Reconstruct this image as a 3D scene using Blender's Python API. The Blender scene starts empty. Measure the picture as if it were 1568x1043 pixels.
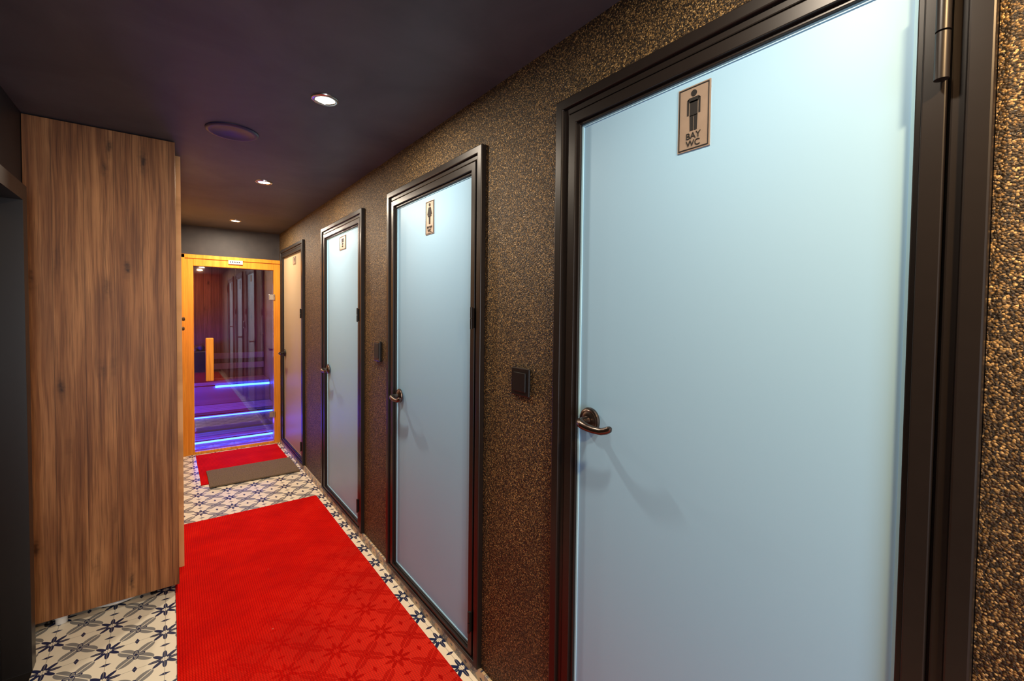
import bpy, bmesh, math, random
from mathutils import Vector, Matrix
random.seed(3)
S = bpy.context.scene
try:
    S.view_settings.view_transform = 'Standard'
    S.view_settings.look = 'None'
except Exception as e:
    print(e)
CEIL = 2.37

# ---------------------------------------------------------------- helpers
def link(o):
    S.collection.objects.link(o); return o

def empty(name, loc):
    e = bpy.data.objects.new(name, None)
    e.empty_display_size = 0.05
    e.location = loc
    link(e)
    bpy.context.view_layer.update()
    return e

def fin(name, bm, mat, parent=None, smooth=False, bevel=0.0, seg=2):
    me = bpy.data.meshes.new(name)
    bmesh.ops.recalc_face_normals(bm, faces=bm.faces[:])
    bm.to_mesh(me); bm.free()
    o = bpy.data.objects.new(name, me)
    mats = mat if isinstance(mat, (list, tuple)) else [mat]
    for m in mats: me.materials.append(m)
    link(o)
    if smooth:
        for p in me.polygons: p.use_smooth = True
    if bevel > 0:
        b = o.modifiers.new('bev', 'BEVEL'); b.width = bevel; b.segments = seg
        b.limit_method = 'ANGLE'; b.angle_limit = math.radians(40)
    if parent is not None:
        o.parent = parent
        o.matrix_parent_inverse = parent.matrix_world.inverted()
    return o

def add_box(bm, lo, hi, mi=0):
    x0,y0,z0 = lo; x1,y1,z1 = hi
    v = [bm.verts.new(p) for p in [(x0,y0,z0),(x1,y0,z0),(x1,y1,z0),(x0,y1,z0),
                                   (x0,y0,z1),(x1,y0,z1),(x1,y1,z1),(x0,y1,z1)]]
    for f in [(0,3,2,1),(4,5,6,7),(0,1,5,4),(1,2,6,5),(2,3,7,6),(3,0,4,7)]:
        fc = bm.faces.new([v[i] for i in f]); fc.material_index = mi

def box(name, lo, hi, mat, parent=None, bevel=0.0):
    bm = bmesh.new(); add_box(bm, lo, hi)
    return fin(name, bm, mat, parent, bevel=bevel)

def boxes(name, lst, mat, parent=None, bevel=0.0):
    bm = bmesh.new()
    for lo, hi in lst: add_box(bm, lo, hi)
    return fin(name, bm, mat, parent, bevel=bevel)

def add_tube(bm, pts, radii, seg=16, squash=1.0):
    pts = [Vector(p) for p in pts]
    if not isinstance(radii, (list, tuple)): radii = [radii]*len(pts)
    rings = []; up = None
    for i, p in enumerate(pts):
        t = (pts[min(i+1, len(pts)-1)] - pts[max(i-1, 0)]).normalized()
        if up is None:
            up = Vector((0,0,1)) if abs(t.z) < 0.9 else Vector((0,1,0))
        up = (up - t*up.dot(t)).normalized()
        s = t.cross(up)
        rings.append([bm.verts.new(p + (s*math.cos(a)*squash + up*math.sin(a))*radii[i])
                      for a in [2*math.pi*k/seg for k in range(seg)]])
    for a, b in zip(rings[:-1], rings[1:]):
        for k in range(seg):
            bm.faces.new([a[k], a[(k+1)%seg], b[(k+1)%seg], b[k]])
    bm.faces.new(rings[0][::-1]); bm.faces.new(rings[-1])

def tube(name, pts, radii, mat, parent=None, seg=16, squash=1.0, bevel=0):
    bm = bmesh.new(); add_tube(bm, pts, radii, seg, squash)
    o = fin(name, bm, mat, parent, smooth=True)
    m = o.modifiers.new('es', 'EDGE_SPLIT'); m.split_angle = math.radians(50)
    return o

def lathe(name, prof, origin, axis, mat, parent=None, seg=40):
    """prof: list of (radius, height along axis)"""
    axis = Vector(axis).normalized()
    a = Vector((0,0,1)) if abs(axis.z) < .9 else Vector((0,1,0))
    s = axis.cross(a).normalized(); t = axis.cross(s)
    o = Vector(origin); bm = bmesh.new(); rings = []
    for r, h in prof:
        r = max(r, 1e-5)
        rings.append([bm.verts.new(o + axis*h + (s*math.cos(q)+t*math.sin(q))*r)
                      for q in [2*math.pi*k/seg for k in range(seg)]])
    for A, B in zip(rings[:-1], rings[1:]):
        for k in range(seg):
            bm.faces.new([A[k], A[(k+1)%seg], B[(k+1)%seg], B[k]])
    bmesh.ops.remove_doubles(bm, verts=bm.verts[:], dist=2e-5)
    ob = fin(name, bm, mat, parent, smooth=True)
    m = ob.modifiers.new('es', 'EDGE_SPLIT'); m.split_angle = math.radians(40)
    return ob

def ring_yz(bm, y0, y1, z0, z1, w, x0, x1, wb=None):
    """mitred rectangular frame lying in a YZ plane"""
    wb = w if wb is None else wb
    out = [(y0,z0),(y1,z0),(y1,z1),(y0,z1)]
    inn = [(y0+w,z0+wb),(y1-w,z0+wb),(y1-w,z1-w),(y0+w,z1-w)]
    V = {}
    for nm, L in (('o',out),('i',inn)):
        for x in (x0,x1):
            V[nm,x] = [bm.verts.new((x,a,b)) for a,b in L]
    for k in range(4):
        j = (k+1)%4
        bm.faces.new([V['o',x0][k],V['o',x0][j],V['i',x0][j],V['i',x0][k]])
        bm.faces.new([V['o',x1][k],V['i',x1][k],V['i',x1][j],V['o',x1][j]])
        bm.faces.new([V['o',x0][k],V['o',x1][k],V['o',x1][j],V['o',x0][j]])
        bm.faces.new([V['i',x0][k],V['i',x0][j],V['i',x1][j],V['i',x1][k]])

# ---------------------------------------------------------------- materials
class NT:
    def __init__(s, name):
        s.m = bpy.data.materials.new(name); s.m.use_nodes = True
        s.t = s.m.node_tree; s.n = s.t.nodes; s.l = s.t.links
        s.b = s.n.get('Principled BSDF'); s.out = s.n.get('Material Output')
    def new(s, ty, **k):
        n = s.n.new(ty)
        for a, v in k.items(): setattr(n, a, v)
        return n
    def put(s, sock, v):
        if isinstance(v, bpy.types.NodeSocket): s.l.new(v, sock)
        else: sock.default_value = v
    def M(s, op, a, b=None, c=None, clamp=False):
        n = s.new('ShaderNodeMath', operation=op, use_clamp=clamp)
        s.put(n.inputs[0], a)
        if b is not None: s.put(n.inputs[1], b)
        if c is not None: s.put(n.inputs[2], c)
        return n.outputs[0]
    def obj(s):
        return s.new('ShaderNodeTexCoord').outputs['Object']
    def sep(s, v):
        n = s.new('ShaderNodeSeparateXYZ'); s.l.new(v, n.inputs[0]); return n.outputs
    def comb(s, x, y, z):
        n = s.new('ShaderNodeCombineXYZ')
        for i, v in enumerate((x,y,z)): s.put(n.inputs[i], v)
        return n.outputs[0]
    def noise(s, v, sc, det=3, rough=.5, dist=0):
        n = s.new('ShaderNodeTexNoise'); s.l.new(v, n.inputs['Vector'])
        n.inputs['Scale'].default_value = sc; n.inputs['Detail'].default_value = det
        n.inputs['Roughness'].default_value = rough; n.inputs['Distortion'].default_value = dist
        return n.outputs['Fac']
    def vor(s, v, sc, out='Distance', feature='F1'):
        n = s.new('ShaderNodeTexVoronoi', feature=feature); s.l.new(v, n.inputs['Vector'])
        n.inputs['Scale'].default_value = sc
        return n.outputs[out]
    def ramp(s, f, stops, interp='LINEAR'):
        n = s.new('ShaderNodeValToRGB'); s.l.new(f, n.inputs[0])
        cr = n.color_ramp; cr.interpolation = interp
        while len(cr.elements) < len(stops): cr.elements.new(.5)
        for e, (p, c) in zip(cr.elements, stops):
            e.position = p; e.color = (*c, 1)
        return n.outputs[0]
    def mix(s, f, a, b, mode='MIX'):
        n = s.new('ShaderNodeMix', data_type='RGBA', blend_type=mode)
        s.put(n.inputs[0], f)
        s.put(n.inputs[6], (*a,1) if isinstance(a, tuple) else a)
        s.put(n.inputs[7], (*b,1) if isinstance(b, tuple) else b)
        return n.outputs[2]
    def bump(s, h, strength=.3, dist=.002):
        n = s.new('ShaderNodeBump'); s.l.new(h, n.inputs['Height'])
        n.inputs['Strength'].default_value = strength; n.inputs['Distance'].default_value = dist
        s.l.new(n.outputs[0], s.b.inputs['Normal'])
    def set(s, **k):
        for a, v in k.items():
            nm = {'col':'Base Color','rough':'Roughness','metal':'Metallic','spec':'Specular IOR Level',
                  'coat':'Coat Weight','coatr':'Coat Roughness','emc':'Emission Color','ems':'Emission Strength'}[a]
            if isinstance(v, tuple): v = (*v, 1)
            s.put(s.b.inputs[nm], v)
        return s

def simple(name, col, rough=.5, metal=0, **k):
    n = NT(name); o = n.obj()
    f = n.noise(o, 35, 4)
    c = n.mix(f, tuple(x*.88 for x in col), tuple(min(1,x*1.12) for x in col))
    n.set(col=c, rough=rough, metal=metal, **k)
    return n.m

def emis(name, col, st):
    n = NT(name); n.set(col=col, emc=col, ems=st); return n.m

def tile_col(n, X, Y, size=.2, cream=(.88,.79,.62), grey=(.24,.235,.225), navy=(.008,.020,.075)):
    M = n.M
    x = M('DIVIDE', X, size); y = M('DIVIDE', Y, size)
    px = M('SUBTRACT', M('FRACT', x), .5); py = M('SUBTRACT', M('FRACT', y), .5)
    r = M('SQRT', M('ADD', M('MULTIPLY',px,px), M('MULTIPLY',py,py)))
    th = M('ARCTAN2', py, px)
    c4 = M('COSINE', M('MULTIPLY', th, 4.0))
    qx = M('SUBTRACT', .5, M('ABSOLUTE', px)); qy = M('SUBTRACT', .5, M('ABSOLUTE', py))
    rq = M('SQRT', M('ADD', M('MULTIPLY',qx,qx), M('MULTIPLY',qy,qy)))
    tq = M('ARCTAN2', qy, qx)
    q8 = M('COSINE', M('MULTIPLY', tq, 8.0))
    # four broad taupe petals on the diagonals, cream field between them
    g = M('LESS_THAN', r, M('MULTIPLY_ADD', c4, -.15, .27))
    rib = M('MULTIPLY', M('LESS_THAN', M('ABSOLUTE', M('SUBTRACT', M('ABSOLUTE', px), M('ABSOLUTE', py))), .014), g)
    tri = M('LESS_THAN', M('ABSOLUTE', M('SUBTRACT', r, M('MULTIPLY_ADD', c4, .045, .10))), .014)
    nv = M('LESS_THAN', rq, M('MULTIPLY_ADD', q8, .085, .20))
    nvi = M('LESS_THAN', rq, M('MULTIPLY_ADD', q8, -.015, .060))
    dot = M('LESS_THAN', r, .035)
    ax, ay = M('ABSOLUTE', px), M('ABSOLUTE', py)
    d1 = M('LESS_THAN', M('ADD', M('MULTIPLY', qx, 1.0), M('MULTIPLY', ay, 2.2)), .10)
    d2 = M('LESS_THAN', M('ADD', M('MULTIPLY', qy, 1.0), M('MULTIPLY', ax, 2.2)), .10)
    grout = M('LESS_THAN', M('MINIMUM', qx, qy), .006)
    c = n.mix(g, cream, grey)
    c = n.mix(rib, c, cream)
    c = n.mix(tri, c, navy); c = n.mix(dot, c, navy)
    c = n.mix(d1, c, navy); c = n.mix(d2, c, navy)
    c = n.mix(nv, c, navy); c = n.mix(nvi, c, cream)
    c = n.mix(M('MULTIPLY', grout, .7), c, (.30,.27,.22))
    return c

def wood(name, c1, c2, c3, plank=.105, axis='x', gscale=1.0, rough=.45, knots=True, seam=.004):
    """vertical (Z) grain; axis = horizontal axis the planks are counted along"""
    n = NT(name); o = n.obj(); s = n.sep(o)
    h = {'x':s[0],'y':s[1],'z':s[2]}[axis]
    other = s[2] if axis != 'z' else s[0]
    pi = n.M('DIVIDE', h, plank)
    idx = n.M('FLOOR', pi)
    wn = n.new('ShaderNodeTexWhiteNoise', noise_dimensions='1D'); n.l.new(idx, wn.inputs['W'])
    rnd = wn.outputs['Value']
    wob = n.noise(n.comb(n.M('MULTIPLY', h, 3.0), n.M('MULTIPLY', rnd, 9.0), n.M('MULTIPLY', other, 1.3)), 1.4, 2)
    hw2 = n.M('MULTIPLY_ADD', wob, .028, h)
    v = n.comb(hw2, n.M('MULTIPLY', rnd, 17.0), n.M('MULTIPLY_ADD', rnd, 5.0, n.M('MULTIPLY', other, .030)))
    f1 = n.noise(v, 44*gscale, 4, .6, .2)
    v2 = n.comb(hw2, n.M('MULTIPLY', rnd, 11.0), n.M('MULTIPLY', other, .02))
    f2 = n.noise(v2, 230*gscale, 3, .6, .1)
    f3 = n.noise(n.comb(h, rnd, n.M('MULTIPLY', other, .35)), 6, 3)
    c = n.ramp(f1, [(.30,c1),(.46,c2),(.68,c3)])
    c = n.mix(n.ramp(f2, [(.46,(0,0,0)),(.66,(.5,.5,.5))]), c, tuple(x*.5 for x in c1))
    c = n.mix(n.ramp(f3, [(.38,(.35,.35,.35)),(.6,(0,0,0))]), c, c1)
    if knots:
        kv = n.comb(n.M('MULTIPLY', h, 10.0), n.M('MULTIPLY', rnd, .4), n.M('MULTIPLY', other, 3.0))
        wk = n.noise(n.comb(h, rnd, other), 45, 3)
        d = n.M('ADD', n.vor(kv, 1.0), n.M('MULTIPLY', n.M('SUBTRACT', wk, .5), .22))
        k = n.ramp(d, [(.03,(.9,.9,.9)),(.08,(.5,.5,.5)),(.13,(.2,.2,.2)),(.24,(0,0,0))])
        c = n.mix(k, c, tuple(x*.16 for x in c1))
    c = n.mix(n.M('MULTIPLY', rnd, .45), c, c1)
    if seam:
        fr = n.M('FRACT', pi)
        sm = n.M('LESS_THAN', fr, seam/plank)
        c = n.mix(n.M('MULTIPLY', sm, .75), c, tuple(x*.2 for x in c1))
    n.set(col=c, rough=rough, spec=.3)
    n.bump(f2, .10, .001)
    return n.m

# granular mica wallpaper
def mica(name):
    n = NT(name); o = n.obj()
    nz = n.new('ShaderNodeTexNoise'); n.l.new(o, nz.inputs['Vector']); nz.inputs['Scale'].default_value = 120
    va = n.new('ShaderNodeVectorMath', operation='MULTIPLY_ADD')
    n.l.new(nz.outputs['Color'], va.inputs[0]); va.inputs[1].default_value = (.004,)*3; n.l.new(o, va.inputs[2])
    w = va.outputs[0]
    cell = n.new('ShaderNodeTexVoronoi'); n.l.new(w, cell.inputs['Vector']); cell.inputs['Scale'].default_value = 290
    cs = n.new('ShaderNodeSeparateColor'); n.l.new(cell.outputs['Color'], cs.inputs[0])
    c = n.ramp(cs.outputs[0], [(0,(.010,.007,.004)),(.38,(.036,.022,.009)),(.62,(.105,.060,.021)),(.84,(.32,.185,.06)),(1,(.80,.52,.21))])
    edge = n.ramp(cell.outputs['Distance'], [(.35,(0,0,0)),(.85,(.85,.85,.85))])
    c = n.mix(edge, c, (.010,.007,.004))
    big = n.noise(o, 3.0, 3)
    c = n.mix(n.ramp(big, [(.35,(0,0,0)),(.7,(.35,.35,.35))]), c, (.022,.015,.010))
    n.set(col=c, rough=n.ramp(cs.outputs[1], [(0,(.38,.38,.38)),(1,(.75,.75,.75))]), metal=.3)
    h = n.M('SUBTRACT', n.M('MULTIPLY_ADD', cs.outputs[2], .5, .5), cell.outputs['Distance'])
    n.bump(h, .7, .0025)
    return n.m

M_mica = mica('mica_wallpaper')

n = NT('dark_ceiling_paint'); o = n.obj()
f = n.noise(o, 2.2, 5, .6, .6); f2 = n.noise(o, 60, 3)
c = n.ramp(f, [(.3,(.042,.044,.056)),(.7,(.080,.082,.098))])
n.set(col=c, rough=.55); n.bump(f2, .05, .001); M_ceil = n.m

n = NT('charcoal_wall_paint'); o = n.obj()
f = n.noise(o, 4, 5); n.set(col=n.ramp(f, [(.3,(.010,.010,.013)),(.7,(.022,.020,.024))]), rough=.5)
n.bump(n.noise(o, 120, 2), .08, .001); M_char = n.m

n = NT('brown_plaster'); o = n.obj()
f = n.noise(o, 8, 5); n.set(col=n.ramp(f, [(.3,(.022,.018,.018)),(.7,(.040,.032,.030))]), rough=.6); M_plaster = n.m
n = NT('lobby_plaster'); o = n.obj()
f = n.noise(o, 8, 5); n.set(col=n.ramp(f, [(.3,(.10,.075,.06)),(.7,(.15,.11,.085))]), rough=.6); M_lobby = n.m

n = NT('encaustic_floor_tile'); s = n.sep(n.obj())
c = tile_col(n, n.M('ADD', s[0], 5.03), n.M('ADD', s[1], 5.0))
n.set(col=c, rough=.28); M_tile = n.m
n = NT('encaustic_skirting_tile'); s = n.sep(n.obj())
c = tile_col(n, n.M('ADD', s[1], 5.0), n.M('ADD', s[2], 1.0), size=.12, cream=(.62,.46,.27))
n.set(col=c, rough=.35); M_skirt = n.m

# red mesh runner
def red_rug(name, pat):
    n = NT(name); o = n.obj(); s = n.sep(o)
    big = n.noise(o, 3.5, 4, .6); fine = n.noise(o, 420, 2)
    c = n.ramp(big, [(.3,(.58,.003,.001)),(.55,(.76,.006,.001)),(.8,(.90,.018,.005))])
    # square mesh weave of the rubber-backed runner
    gx = n.M('ABSOLUTE', n.M('SINE', n.M('MULTIPLY', s[0], 3.14159/.010)))
    gy = n.M('ABSOLUTE', n.M('SINE', n.M('MULTIPLY', s[1], 3.14159/.010)))
    mesh = n.M('MULTIPLY', gx, gy)
    c = n.mix(n.ramp(mesh, [(.05,(.65,.65,.65)),(.5,(0,0,0))]), c, (.24,.001,.0005))
    c = n.mix(n.ramp(fine, [(.4,(.22,.22,.22)),(.6,(0,0,0))]), c, (.34,.001,.0005))
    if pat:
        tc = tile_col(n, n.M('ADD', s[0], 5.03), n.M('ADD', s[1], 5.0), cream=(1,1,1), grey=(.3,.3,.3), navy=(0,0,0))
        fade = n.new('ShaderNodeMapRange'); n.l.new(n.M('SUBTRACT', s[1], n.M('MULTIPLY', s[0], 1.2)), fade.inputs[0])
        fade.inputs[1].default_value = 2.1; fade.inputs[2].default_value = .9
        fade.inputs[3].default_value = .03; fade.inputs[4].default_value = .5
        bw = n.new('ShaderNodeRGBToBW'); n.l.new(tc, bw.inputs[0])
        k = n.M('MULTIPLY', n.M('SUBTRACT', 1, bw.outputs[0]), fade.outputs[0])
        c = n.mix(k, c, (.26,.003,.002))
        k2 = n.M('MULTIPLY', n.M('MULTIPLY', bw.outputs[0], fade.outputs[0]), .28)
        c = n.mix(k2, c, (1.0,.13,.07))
    specks = n.vor(o, 7.0)
    c = n.mix(n.ramp(specks, [(.016,(.6,.6,.6)),(.03,(0,0,0))]), c, (.8,.35,.25))
    n.set(col=c, rough=.9, spec=.05)
    n.bump(mesh, .6, .003)
    return n.m
M_rug = red_rug('red_mesh_runner', True); M_rug2 = red_rug('red_mat_pile', False)

n = NT('coir_doormat'); o = n.obj()
f = n.noise(o, 180, 3); n.set(col=n.ramp(f, [(.3,(.06,.040,.024)),(.7,(.24,.165,.095))]), rough=.95); n.bump(f, .8, .004); M_coir = n.m

M_walnut = wood('walnut_laminate', (.105,.036,.012), (.29,.118,.040), (.50,.235,.090), plank=.107, seam=.0015)
M_pine = wood('sauna_pine', (.66,.22,.015), (.85,.33,.022), (.95,.43,.05), plank=.3, knots=False, rough=.4, seam=0)
M_pine_light = wood('light_pine', (.55,.28,.10), (.72,.40,.16), (.82,.52,.25), plank=.25, axis='y', knots=False, seam=0)
M_sauna_wood = wood('sauna_cladding', (.26,.10,.035), (.44,.19,.07), (.58,.28,.11), plank=.09, axis='x', rough=.5)
M_bench = wood('sauna_bench', (.40,.22,.16), (.6,.36,.26), (.7,.48,.36), plank=.09, axis='y', knots=False)

M_frame = simple('bronze_black_aluminium', (.013,.0095,.008), .36, .15)
M_black = simple('black_plastic', (.008,.008,.009), .3)
M_rubber = simple('black_gasket', (.006,.006,.006), .6)
M_bronze = simple('aged_bronze_metal', (.14,.11,.095), .30, 1.0)
M_chrome = simple('brushed_chrome', (.6,.58,.55), .22, 1.0)
M_white = simple('white_ceramic', (.75,.74,.70), .2)
M_plate = simple('brushed_sign_plate', (.36,.28,.22), .38, .35)
M_ink = simple('sign_ink', (.006,.005,.005), .6)
M_speaker = simple('ceiling_speaker_grille', (.018,.015,.060), .4)
M_lens = emis('lamp_lens', (1.0,.82,.58), 14)
M_led = emis('blue_led', (.02,.08,1.0), 30)
M_signw = simple('white_sign', (.75,.72,.68), .5)

def frosted(name, ca, cb, rough=.45):
    n = NT(name); o = n.obj()
    f = n.noise(o, 1.1, 2)
    c = n.mix(f, ca, cb)
    n.set(col=c, rough=rough, spec=.3)
    n.bump(n.noise(o, 500, 1), .02, .0005)
    return n.m
M_glass = frosted('frosted_glass_blue', (.275,.50,.71), (.32,.535,.73))
M_glass_lit_edge = frosted('glass_lit_edge', (.38,.68,.86), (.42,.72,.88))  # paler glass colour, paints the lit edge of the pane
M_glass_warm = frosted('frosted_glass_warm_reflection', (.36,.28,.17), (.42,.33,.21))  # warm reflection on the far pane put into its colour

# tinted sauna glass: transparent tint + fresnel mirror
n = NT('tinted_sauna_glass')
tr = n.new('ShaderNodeBsdfTransparent'); tr.inputs[0].default_value = (.78,.70,.80,1)
gl = n.new('ShaderNodeBsdfGlossy'); gl.inputs['Roughness'].default_value = .02; gl.inputs[0].default_value = (.9,.9,.9,1)
fr = n.new('ShaderNodeFresnel'); fr.inputs[0].default_value = 1.5
mx = n.new('ShaderNodeMixShader'); n.l.new(n.M('ADD', fr.outputs[0], .06), mx.inputs[0])
n.l.new(tr.outputs[0], mx.inputs[1]); n.l.new(gl.outputs[0], mx.inputs[2]); n.l.new(mx.outputs[0], n.out.inputs[0])
M_sglass = n.m

# ---------------------------------------------------------------- room shell
XR = 1.0; XL = -.52; XLF = .055; YE = 5.70; YB = -1.8
ZB, ZT = .05, 2.167
doors = [(.108, 1.070), (1.495, 2.467), (2.889, 3.860), (4.50, 5.56)]
box('floor', (-.62, YB-.1, -.1), (1.1, 7.4, 0), M_tile)
box('ceiling', (-.62, YB-.1, CEIL), (1.1, YE, CEIL+.1), M_ceil)
L = []
prev = YB
for a, b in doors:
    L.append(((XR, prev, 0), (XR+.1, a, CEIL)))
    L.append(((XR, a, ZT), (XR+.1, b, CEIL)))
    L.append(((XR, a, 0), (XR+.1, b, ZB)))
    prev = b
L.append(((XR, prev, 0), (XR+.1, YE, CEIL)))
boxes('wall_right', L, M_mica)
boxes('wall_left', [((XL-.1, YB, 0), (XL, 1.70, CEIL)), ((XL-.1, 1.70, 2.0), (XL, 2.70, CEIL)), ((XL-.1, 2.70, 0), (XL, 3.30, CEIL))], M_char)
boxes('wall_left_return', [((XL, 3.20, 0), (XLF-.05, 3.30, CEIL))], M_char)
boxes('wall_left_corridor', [((XLF-.05, 3.20, 0), (XLF, 3.9, CEIL)), ((XLF-.05, 5.50, 0), (XLF, YE, CEIL)), ((XLF-.05, 3.9, 2.2), (XLF, 5.50, CEIL)), ((XLF-.05, 3.9, 0), (XLF-.03, 5.50, 2.2))], M_pine_light)
box('wall_back', (-.62, YB-.1, 0), (1.1, YB, CEIL), M_lobby)
boxes('wall_end', [((XLF-.05, YE, 2.07), (XR+.1, YE+.1, CEIL+.1))], M_plaster)
box('baseboard_right', (XR-.012, YB, 0), (XR, YE-.06, .052), M_skirt, bevel=.002)

# ---------------------------------------------------------------- frosted doors
def wc_sign(par, yc, zc, w, h, kind, x):
    box('sign_plate', (x-.003, yc-w/2, zc-h/2), (x, yc+w/2, zc+h/2), M_plate, par)
    bm = bmesh.new(); ring_yz(bm, yc-w/2+.003, yc+w/2-.003, zc-h/2+.003, zc+h/2-.003, .0022, x-.0042, x-.0025)
    fin('sign_border', bm, M_ink, par)
    xs = x-.0042
    bm = bmesh.new(); k = h/.153
    def poly(pts):
        a = [bm.verts.new((xs, yc - p[0]*k, zc + p[1]*k)) for p in pts]
        b = [bm.verts.new((xs+.0012, yc - p[0]*k, zc + p[1]*k)) for p in pts]
        bm.faces.new(a); m = len(pts)
        for i in range(m): bm.faces.new([a[i], a[(i+1)%m], b[(i+1)%m], b[i]])
    if kind in ('man', 'woman'):
        poly([(.0075*math.cos(t), .058+.0075*math.sin(t)) for t in [2*math.pi*i/20 for i in range(20)]])
        if kind == 'man':
            poly([(-.016,.045),(-.012,.048),(.012,.048),(.016,.045),(.010,.036),(-.010,.036)])
            poly([(-.010,.040),(.010,.040),(.010,.004),(-.010,.004)])
            poly([(-.010,.006),(-.001,.006),(-.001,-.030),(-.009,-.030)])
            poly([(.001,.006),(.010,.006),(.009,-.030),(.001,-.030)])
            poly([(-.017,.044),(-.0125,.046),(-.0125,.008),(-.017,.008)])
            poly([(.017,.044),(.0125,.046),(.0125,.008),(.017,.008)])
        else:
            poly([(-.008,.047),(.008,.047),(.017,.004),(-.017,.004)])
            poly([(-.007,.006),(-.001,.006),(-.001,-.030),(-.006,-.030)])
            poly([(.001,.006),(.007,.006),(.006,-.030),(.001,-.030)])
            poly([(-.010,.046),(-.007,.046),(-.018,.012),(-.022,.014)])
            poly([(.010,.046),(.007,.046),(.018,.012),(.022,.014)])
    else:
        poly([(-.03,.005),(.03,.005),(.03,.048),(-.03,.048)])
        poly([(-.02,-.02),(.02,-.02),(.02,.0),(-.02,.0)])
    fin('sign_pictogram', bm, M_ink, par)
    lines = {'man':['BAY','WC'],'woman':['BAYAN','WC'],'x':['DUS']}[kind]
    for i, tx in enumerate(lines):
        cu = bpy.data.curves.new('sign_text', 'FONT'); cu.body = tx
        cu.size = .021*k if len(tx) < 4 else .015*k
        cu.align_x = 'CENTER'; cu.extrude = .0005
        to = bpy.data.objects.new('tmp_text', cu); link(to)
        bpy.context.view_layer.update()
        me = bpy.data.meshes.new_from_object(to.evaluated_get(bpy.context.evaluated_depsgraph_get()))
        bpy.data.objects.remove(to)
        z0 = zc + ((-.049 - i*.018)*k if kind != 'x' else -.03)
        me.transform(Matrix(((0,0,-1,xs),( -1,0,0,yc),(0,1,0,z0),(0,0,0,1))))
        me.materials.clear(); me.materials.append(M_ink)
        ob = bpy.data.objects.new('sign_text', me); link(ob)
        ob.parent = par; ob.matrix_parent_inverse = par.matrix_world.inverted()

def lever_handle(par, y, z, x, mat, s=1.0, d=-1):
    """round rose + curved lever; door face at x, corridor towards -X, lever points along d*Y"""
    lathe('handle_rose', [(.0,0),(.037*s,0),(.038*s,.004),(.036*s,.009),(.031*s,.011),(.030*s,.012),(.027*s,.011),(.023*s,.013),(.018*s,.016),(.0,.016)],
          (x, y, z), (-1,0,0), mat, par)
    P = [(x-.010,y,z),(x-.030,y,z),(x-.044,y+d*.002,z),(x-.053,y+d*.010,z-.001),(x-.057,y+d*.022,z-.003),
         (x-.057,y+d*.042,z-.007),(x-.056,y+d*.066,z-.009),(x-.055,y+d*.090,z-.008),(x-.054,y+d*.108,z-.002),(x-.054,y+d*.118,z+.004),(x-.054,y+d*.122,z+.009)]
    R = [.013,.0125,.0125,.0125,.012,.0110,.0100,.0098,.0100,.0092,.005]
    tube('handle_lever', P, [r*s for r in R], mat, par, seg=20)

def make_door(i, y0, y1, hz, kind, sy, sz, sw, sh, gmat, hmat, hinges, hinset, hs=1.0):
    e = empty('door_%d' % i, (XR, (y0+y1)/2, ZB))
    bm = bmesh.new()
    g = .001
    ring_yz(bm, y0+g, y1-g, ZB+g, ZT-g, .030, XR-.022, XR+.08, wb=.018)
    ring_yz(bm, y0+.030, y1-.030, ZB+.018, ZT-.030, .020, XR-.012, XR+.07, wb=.006)
    fin('frame_casing', bm, M_frame, e, bevel=.003)
    bm = bmesh.new()
    ring_yz(bm, y0+.050, y1-.050, ZB+.023, ZT-.050, .004, XR-.002, XR+.05, wb=.002)
    fin('frame_gasket', bm, M_rubber, e)
    bm = bmesh.new()
    ring_yz(bm, y0+.054, y1-.054, ZB+.025, ZT-.054, .030, XR-.016, XR+.030, wb=.012)
    ring_yz(bm, y0+.084, y1-.084, ZB+.037, ZT-.084, .010, XR-.006, XR+.024, wb=.006)
    fin('leaf_frame', bm, M_frame, e, bevel=.002)
    box('glass_pane', (XR+.006, y0+.088, ZB+.039), (XR+.016, y1-.088, ZT-.088), gmat, e)
    bm = bmesh.new(); ring_yz(bm, y0+.094, y1-.094, ZB+.043, ZT-.094, .006, XR+.003, XR+.006)
    fin('glass_edge', bm, M_glass_lit_edge if gmat is M_glass else gmat, e)  # pale ring paints the light along the blue pane edges
    for hz_ in hinges:
        bm = bmesh.new(); q = .074*hs; r = .0095*hs; xo = XR-.020-.010*hs
        for a, b in ((-q,-.002),(.001,q)):
            add_tube(bm, [(xo,y0+.058,hz_+a),(xo,y0+.058,hz_+b)], r, 16)
        add_box(bm, (xo, y0+.054, hz_-q+.004), (XR-.010, y0+.062, hz_+q-.004))
        o = fin('hinge', bm, M_frame, e, smooth=True); m = o.modifiers.new('es','EDGE_SPLIT'); m.split_angle = .8
    lever_handle(e, y1-hinset, hz, XR-.001, hmat)
    wc_sign(e, sy, sz, sw, sh, kind, XR+.006)
    return e

make_door(1, *doors[0], 1.185, 'man', .609, 1.975, .083, .153, M_glass, M_bronze, (1.95,), .150)
make_door(2, *doors[1], 1.045, 'woman', 1.985, 1.96, .088, .160, M_glass, M_bronze, (1.48,.22), .150, .6)
make_door(3, *doors[2], 1.045, 'x', 3.36, 2.00, .15, .10, M_glass, M_bronze, (1.48,.22), .150, .6)
make_door(4, *doors[3], 1.045, 'x', 4.95, 2.01, .12, .08, M_glass_warm, M_frame, (1.48,.22), .150, .6)

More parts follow.
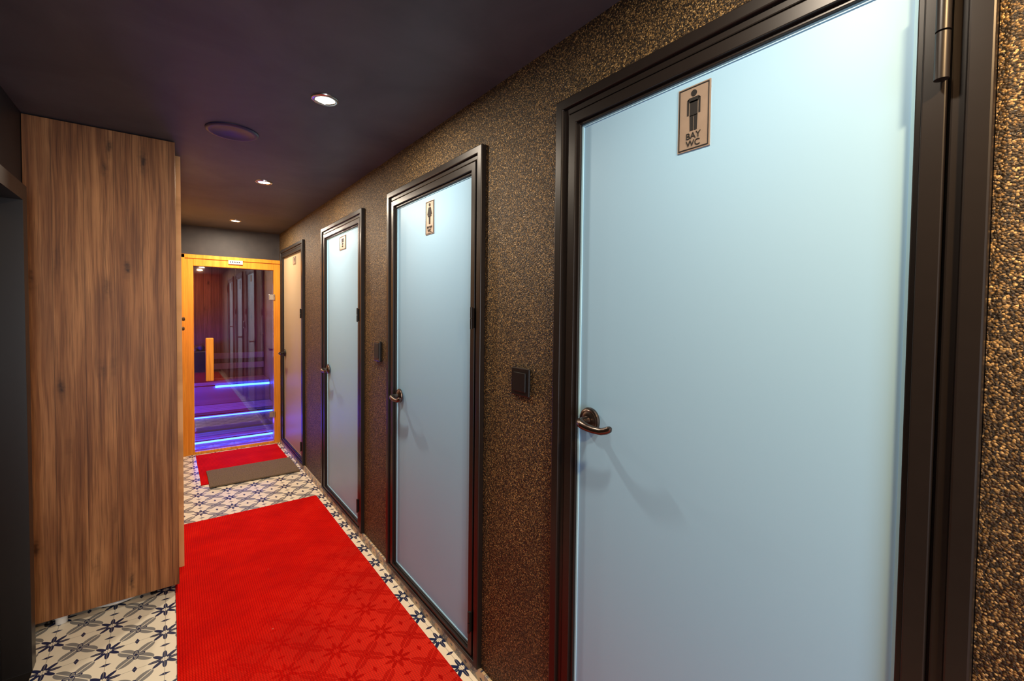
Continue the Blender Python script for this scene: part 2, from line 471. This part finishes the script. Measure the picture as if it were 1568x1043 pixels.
# ---------------------------------------------------------------- switches
def light_switch(yc, zc, w, h):
    e = empty('light_switch', (XR, yc, zc))
    box('back_plate', (XR-.010, yc-w/2, zc-h/2), (XR, yc+w/2, zc+h/2), M_black, e, bevel=.003)
    box('rocker', (XR-.0145, yc-w/2+.016, zc-h/2+.016), (XR-.009, yc+w/2-.016, zc+h/2-.016), M_black, e, bevel=.002)
light_switch(1.252, 1.257, .100, .100)
e = empty('card_reader', (XR, 2.63, 1.27))
box('housing', (XR-.016, 2.585, 1.205), (XR, 2.675, 1.325), M_black, e, bevel=.004)
box('face', (XR-.019, 2.595, 1.225), (XR-.015, 2.665, 1.315), M_rubber, e, bevel=.002)

# ---------------------------------------------------------------- dark door in the left wall
e = empty('door_5', (XL, 2.2, 0))
bm = bmesh.new()
ring_yz(bm, 1.70, 2.70, 0, 2.0, .065, XL-.08, XL+.055, wb=.001)
fin('frame_casing', bm, M_frame, e, bevel=.004)
box('leaf', (XL-.07, 1.767, .004), (XL-.03, 2.633, 1.933), M_black, e, bevel=.002)
tube('handle_pull', [(XL-.03,1.86,.95),(XL+.01,1.86,.95),(XL+.01,1.86,1.2),(XL-.03,1.86,1.2)], .009, M_bronze, e)

# ---------------------------------------------------------------- tall walnut cabinet
e = empty('tall_cabinet', (-.24, 3.0, .07))
Y0 = 2.93
CB = .045
boxes('carcass', [((-.518, Y0+.020, CB+.002), (-.500, 3.19, CEIL-.012)), ((.010, Y0+.020, CB+.002), (.028, 3.19, CEIL-.012)),
                  ((-.500, Y0+.020, CB+.002), (.010, 3.19, CB+.02)), ((-.500, Y0+.020, CEIL-.030), (.010, 3.19, CEIL-.012)),
                  ((-.500, 3.182, CB+.02), (.010, 3.19, CEIL-.03))], M_walnut, e, bevel=.001)
box('front_panel', (-.518, Y0, CB), (.028, Y0+.0185, CEIL-.006), M_walnut, e, bevel=.0015)
for i, (x, y) in enumerate([(-.47,2.985),(-.08,3.00),(-.47,3.16),(-.03,3.16)]):
    lathe('leg_%d' % (i+1), [(.0,0),(.015,0),(.015,.006),(.009,.010),(.009,.036),(.016,.040),(.016,CB+.002),(0,CB+.002)], (x,y,0), (0,0,1), M_black, e, 20)
lathe('waste_pipe', [(.0,0),(.022,0),(.022,.026),(.026,.028),(.026,.038),(.022,.040),(.022,.045),(0,.045)], (-.425,2.975,0), (0,0,1), M_white, e, 24)
bm = bmesh.new()
bmesh.ops.create_uvsphere(bm, u_segments=32, v_segments=16, radius=1)
for v in bm.verts:
    z = v.co.z
    v.co = Vector((-.23+v.co.x*.11, 3.05+v.co.y*.09, .022+z*.022))
fin('ceramic_foot', bm, M_white, e, smooth=True)

# light wooden doors on the far left wall
e = empty('door_6', (XLF, 4.7, 0))
boxes('panel', [((XLF-.028, 3.905, .005), (XLF-.004, 4.69, 2.195)), ((XLF-.028, 4.70, .005), (XLF-.004, 5.495, 2.195))], M_pine_light, e, bevel=.002)
for y, z in ((4.9,1.42),(5.05,1.33)):
    lathe('knob', [(0,0),(.010,0),(.008,.012),(.008,.03),(.016,.036),(.018,.046),(.012,.054),(0,.056)], (XLF-.004,y,z), (1,0,0), M_bronze, e, 20)

# ---------------------------------------------------------------- sauna
e = empty('sauna_door', (.56, YE, 0))
A, B = XLF+.001, XR-.001
boxes('timber_frame', [((A, YE-.045, 0), (.195, YE+.06, 2.069)), ((.932, YE-.045, 0), (B, YE+.06, 2.069)),
                       ((.195, YE-.045, 1.955), (.932, YE+.06, 2.069)), ((.195, YE-.045, 0), (.932, YE+.06, .028))], M_pine, e, bevel=.004)
boxes('timber_trim', [((A, YE-.058, 0), (.125, YE-.045, 2.069)), ((A, YE-.058, 2.03), (B, YE-.045, 2.069))], M_pine, e, bevel=.003)
box('glass_leaf', (.200, YE-.030, .034), (.927, YE-.022, 1.950), M_sglass, e)
box('wooden_pull', (.292, YE-.085, .76), (.362, YE-.055, 1.21), M_pine, e, bevel=.008)
for z in (.85, 1.12):
    tube('pull_stud', [(.327, YE-.056, z), (.327, YE-.029, z)], .008, M_chrome, e)
for z in (1.655, .33):
    box('glass_hinge', (.885, YE-.040, z-.032), (.935, YE-.018, z+.032), M_chrome, e, bevel=.004)
    tube('hinge_pin', [(.936, YE-.048, z-.032), (.936, YE-.048, z+.032)], .007, M_chrome, e)
box('name_plate', (.50, YE-.062, 1.995), (.63, YE-.058, 2.035), M_signw, e)
boxes('name_plate_lettering', [((.515+.016*i, YE-.0635, 2.008), (.525+.016*i, YE-.0615, 2.024)) for i in range(6)], M_ink, e)

# cabin
SX0, SX1, SY1 = -.62, 1.1, 7.3
boxes('wall_sauna', [((SX0, YE+.1, 0), (SX0+.03, SY1, 2.15)), ((SX1-.03, YE+.1, 0), (SX1, SY1, 2.15)), ((SX0, SY1, 0), (SX1, SY1+.03, 2.15)),
                     ((SX0, YE+.1, 2.15), (SX1, SY1+.03, 2.18)), ((SX0, YE+.065, 0), (XLF-.055, YE+.1, 2.15)), ], M_sauna_wood)
e = empty('sauna_bench', (.2, 6.8, 0))
sl = []
for k in range(5): sl.append(((SX0+.035, 6.80+k*.098, .55), (SX1-.035, 6.885+k*.098, .58)))
for k in range(5): sl.append(((SX0+.035, 6.30+k*.098, .28), (SX1-.035, 6.385+k*.098, .31)))
for k in range(3): sl.append(((SX0+.035, 5.98+k*.098, .06), (SX1-.035, 6.065+k*.098, .085)))
boxes('slats', sl, M_bench, e, bevel=.004)
boxes('risers', [((SX0+.035, 6.79, .31), (SX1-.035, 6.80, .54)), ((SX0+.035, 6.29, .0), (SX1-.035, 6.30, .27)), ((SX0+.035,5.97,0),(SX1-.035,5.98,.05))], M_bench, e, bevel=.001)
# back rest rails above the upper bench
boxes('back_rest', [((SX0+.035, 7.25, .70+.14*k), (SX1-.035, 7.27, .78+.14*k)) for k in range(2)], M_bench, e, bevel=.003)
boxes('led_strip', [((.45, 6.772, .520), (SX1-.04, 6.788, .545)), ((SX0+.04, 6.272, .250), (SX1-.04, 6.288, .260)), ((SX0+.04,5.952,.035),(SX1-.04,5.968,.052))], M_led, e)
e = empty('sauna_heater', (.24, 7.03, .58))
boxes('heater_body', [((.11, 6.90, .58), (.37, 7.16, .98))], M_black, e, bevel=.01)
bm = bmesh.new()
for k in range(26):
    r = bmesh.ops.create_icosphere(bm, subdivisions=2, radius=random.uniform(.026,.04))
    p = Vector((random.uniform(.15,.33), random.uniform(6.94,7.12), random.uniform(.97,1.02)))
    for v in r['verts']: v.co = v.co*random.uniform(.92,1.05) + p
fin('heater_stones', bm, M_lobby, e, smooth=True)

# ---------------------------------------------------------------- rugs
def mat_obj(name, x0, x1, y0, y1, z0, th, mat, hem=None, wav=.0):
    bm = bmesh.new(); nx, ny = 10, max(10, int((y1-y0)/.08))
    top = [[bm.verts.new((x0+(x1-x0)*i/nx + (wav*math.sin(j*.5) if i in (0,nx) else 0), y0+(y1-y0)*j/ny, z0+th)) for i in range(nx+1)] for j in range(ny+1)]
    for j in range(ny):
        for i in range(nx):
            bm.faces.new([top[j][i], top[j][i+1], top[j+1][i+1], top[j+1][i]])
    r = bmesh.ops.extrude_face_region(bm, geom=bm.faces[:])
    for v in r['geom']:
        if isinstance(v, bmesh.types.BMVert): v.co.z = z0
    return fin(name, bm, mat, None, bevel=0)
mat_obj('red_carpet_runner', .012, .932, YB+.1, 3.83, .0, .008, M_rug, wav=.0012)
mat_obj('red_floor_mat', .20, .945, 4.62, 5.60, .0, .007, M_rug2, wav=.001)
mat_obj('brown_doormat', .255, .955, 4.50, 4.97, .0072, .010, M_coir)

# ---------------------------------------------------------------- ceiling fittings
def downlight(x, y, power, size=.09, col=(1,.85,.67)):
    e = empty('recessed_downlight', (x, y, CEIL))
    lathe('trim_ring', [(.036,-.002),(.038,-.006),(.046,-.007),(.052,-.004),(.053,0),(.036,0)], (x,y,CEIL), (0,0,1), M_chrome, e)
    lathe('lamp_lens', [(0,-.0035),(.036,-.0025),(.036,-.0005),(0,-.0005)], (x,y,CEIL), (0,0,1), M_lens, e)
    l = bpy.data.lights.new('bulb', 'AREA'); l.shape = 'DISK'; l.size = size; l.energy = power; l.color = col
    o = bpy.data.objects.new('bulb', l); link(o); o.location = (x,y,CEIL-.012)
    o.parent = e; o.matrix_parent_inverse = e.matrix_world.inverted()
downlight(.515, .42, 10)
downlight(.515, -.35, 34, col=(1,.64,.30))  # unseen warm fitting added to turn the right wall edge golden
for y, p in ((1.96,17),(3.46,20),(5.12,26)):
    downlight(.515, y, p)
e = empty('ceiling_speaker', (.25, 2.59, CEIL))
lathe('grille', [(0,-.006),(.085,-.006),(.09,-.009),(.105,-.009),(.112,-.004),(.112,0),(0,0)], (.25,2.59,CEIL), (0,0,1), M_speaker, e)

def area(name, loc, sx, sy, power, col, rot=(0,0,0)):
    l = bpy.data.lights.new(name, 'AREA'); l.shape = 'RECTANGLE'; l.size = sx; l.size_y = sy; l.energy = power; l.color = col
    o = bpy.data.objects.new(name, l); link(o); o.location = loc; o.rotation_euler = rot
    return o
area('sauna_bench_led_light', (-.45, 6.4, .95), .3, .8, 75, (.015,.04,1), (0, math.radians(-35), 0))
area('sauna_floor_led_light', (.5, 5.93, .20), 1.0, .05, 3, (.08,.05,1), (math.radians(-70),0,0))
area('sauna_warm_fill', (.0, 6.9, 2.1), .2, .2, 8, (1,.42,.18))  # added warm fill so the cabin wood shows
# lobby behind the camera: added broad neutral fill light facing down the corridor
area('lobby_fill_light', (-.06, YB+.05, 1.25), .86, 1.9, 44, (.90,.94,1.0), (math.radians(90),0,0))

w = bpy.data.worlds.new('World'); S.world = w; w.use_nodes = True
w.node_tree.nodes['Background'].inputs[0].default_value = (.05,.05,.06,1)
w.node_tree.nodes['Background'].inputs[1].default_value = .3

# ---------------------------------------------------------------- camera
cd = bpy.data.cameras.new('camera'); cam = bpy.data.objects.new('camera', cd); link(cam)
cd.sensor_width = 36; cd.lens = 688.8/1568*36; cd.shift_y = -21/1568; cd.clip_start = .01
Xc = Vector((.7960,-.0088,.6052)); Yc = Vector((-.6052,-.0300,.7955)); Zc = Xc.cross(Yc)
right = Vector((Xc[0],Yc[0],Zc[0])); down = Vector((Xc[1],Yc[1],Zc[1])); fwd = Vector((Xc[2],Yc[2],Zc[2]))
right.normalize(); fwd = (fwd - right*fwd.dot(right)).normalized(); down = fwd.cross(right)
up = -down; back = -fwd
if Matrix((right,up,back)).transposed().determinant() < 0: up = -up
m = Matrix((right, up, back)).transposed().to_4x4(); m.translation = Vector((0,0,1.5))
cam.matrix_world = m
S.camera = cam
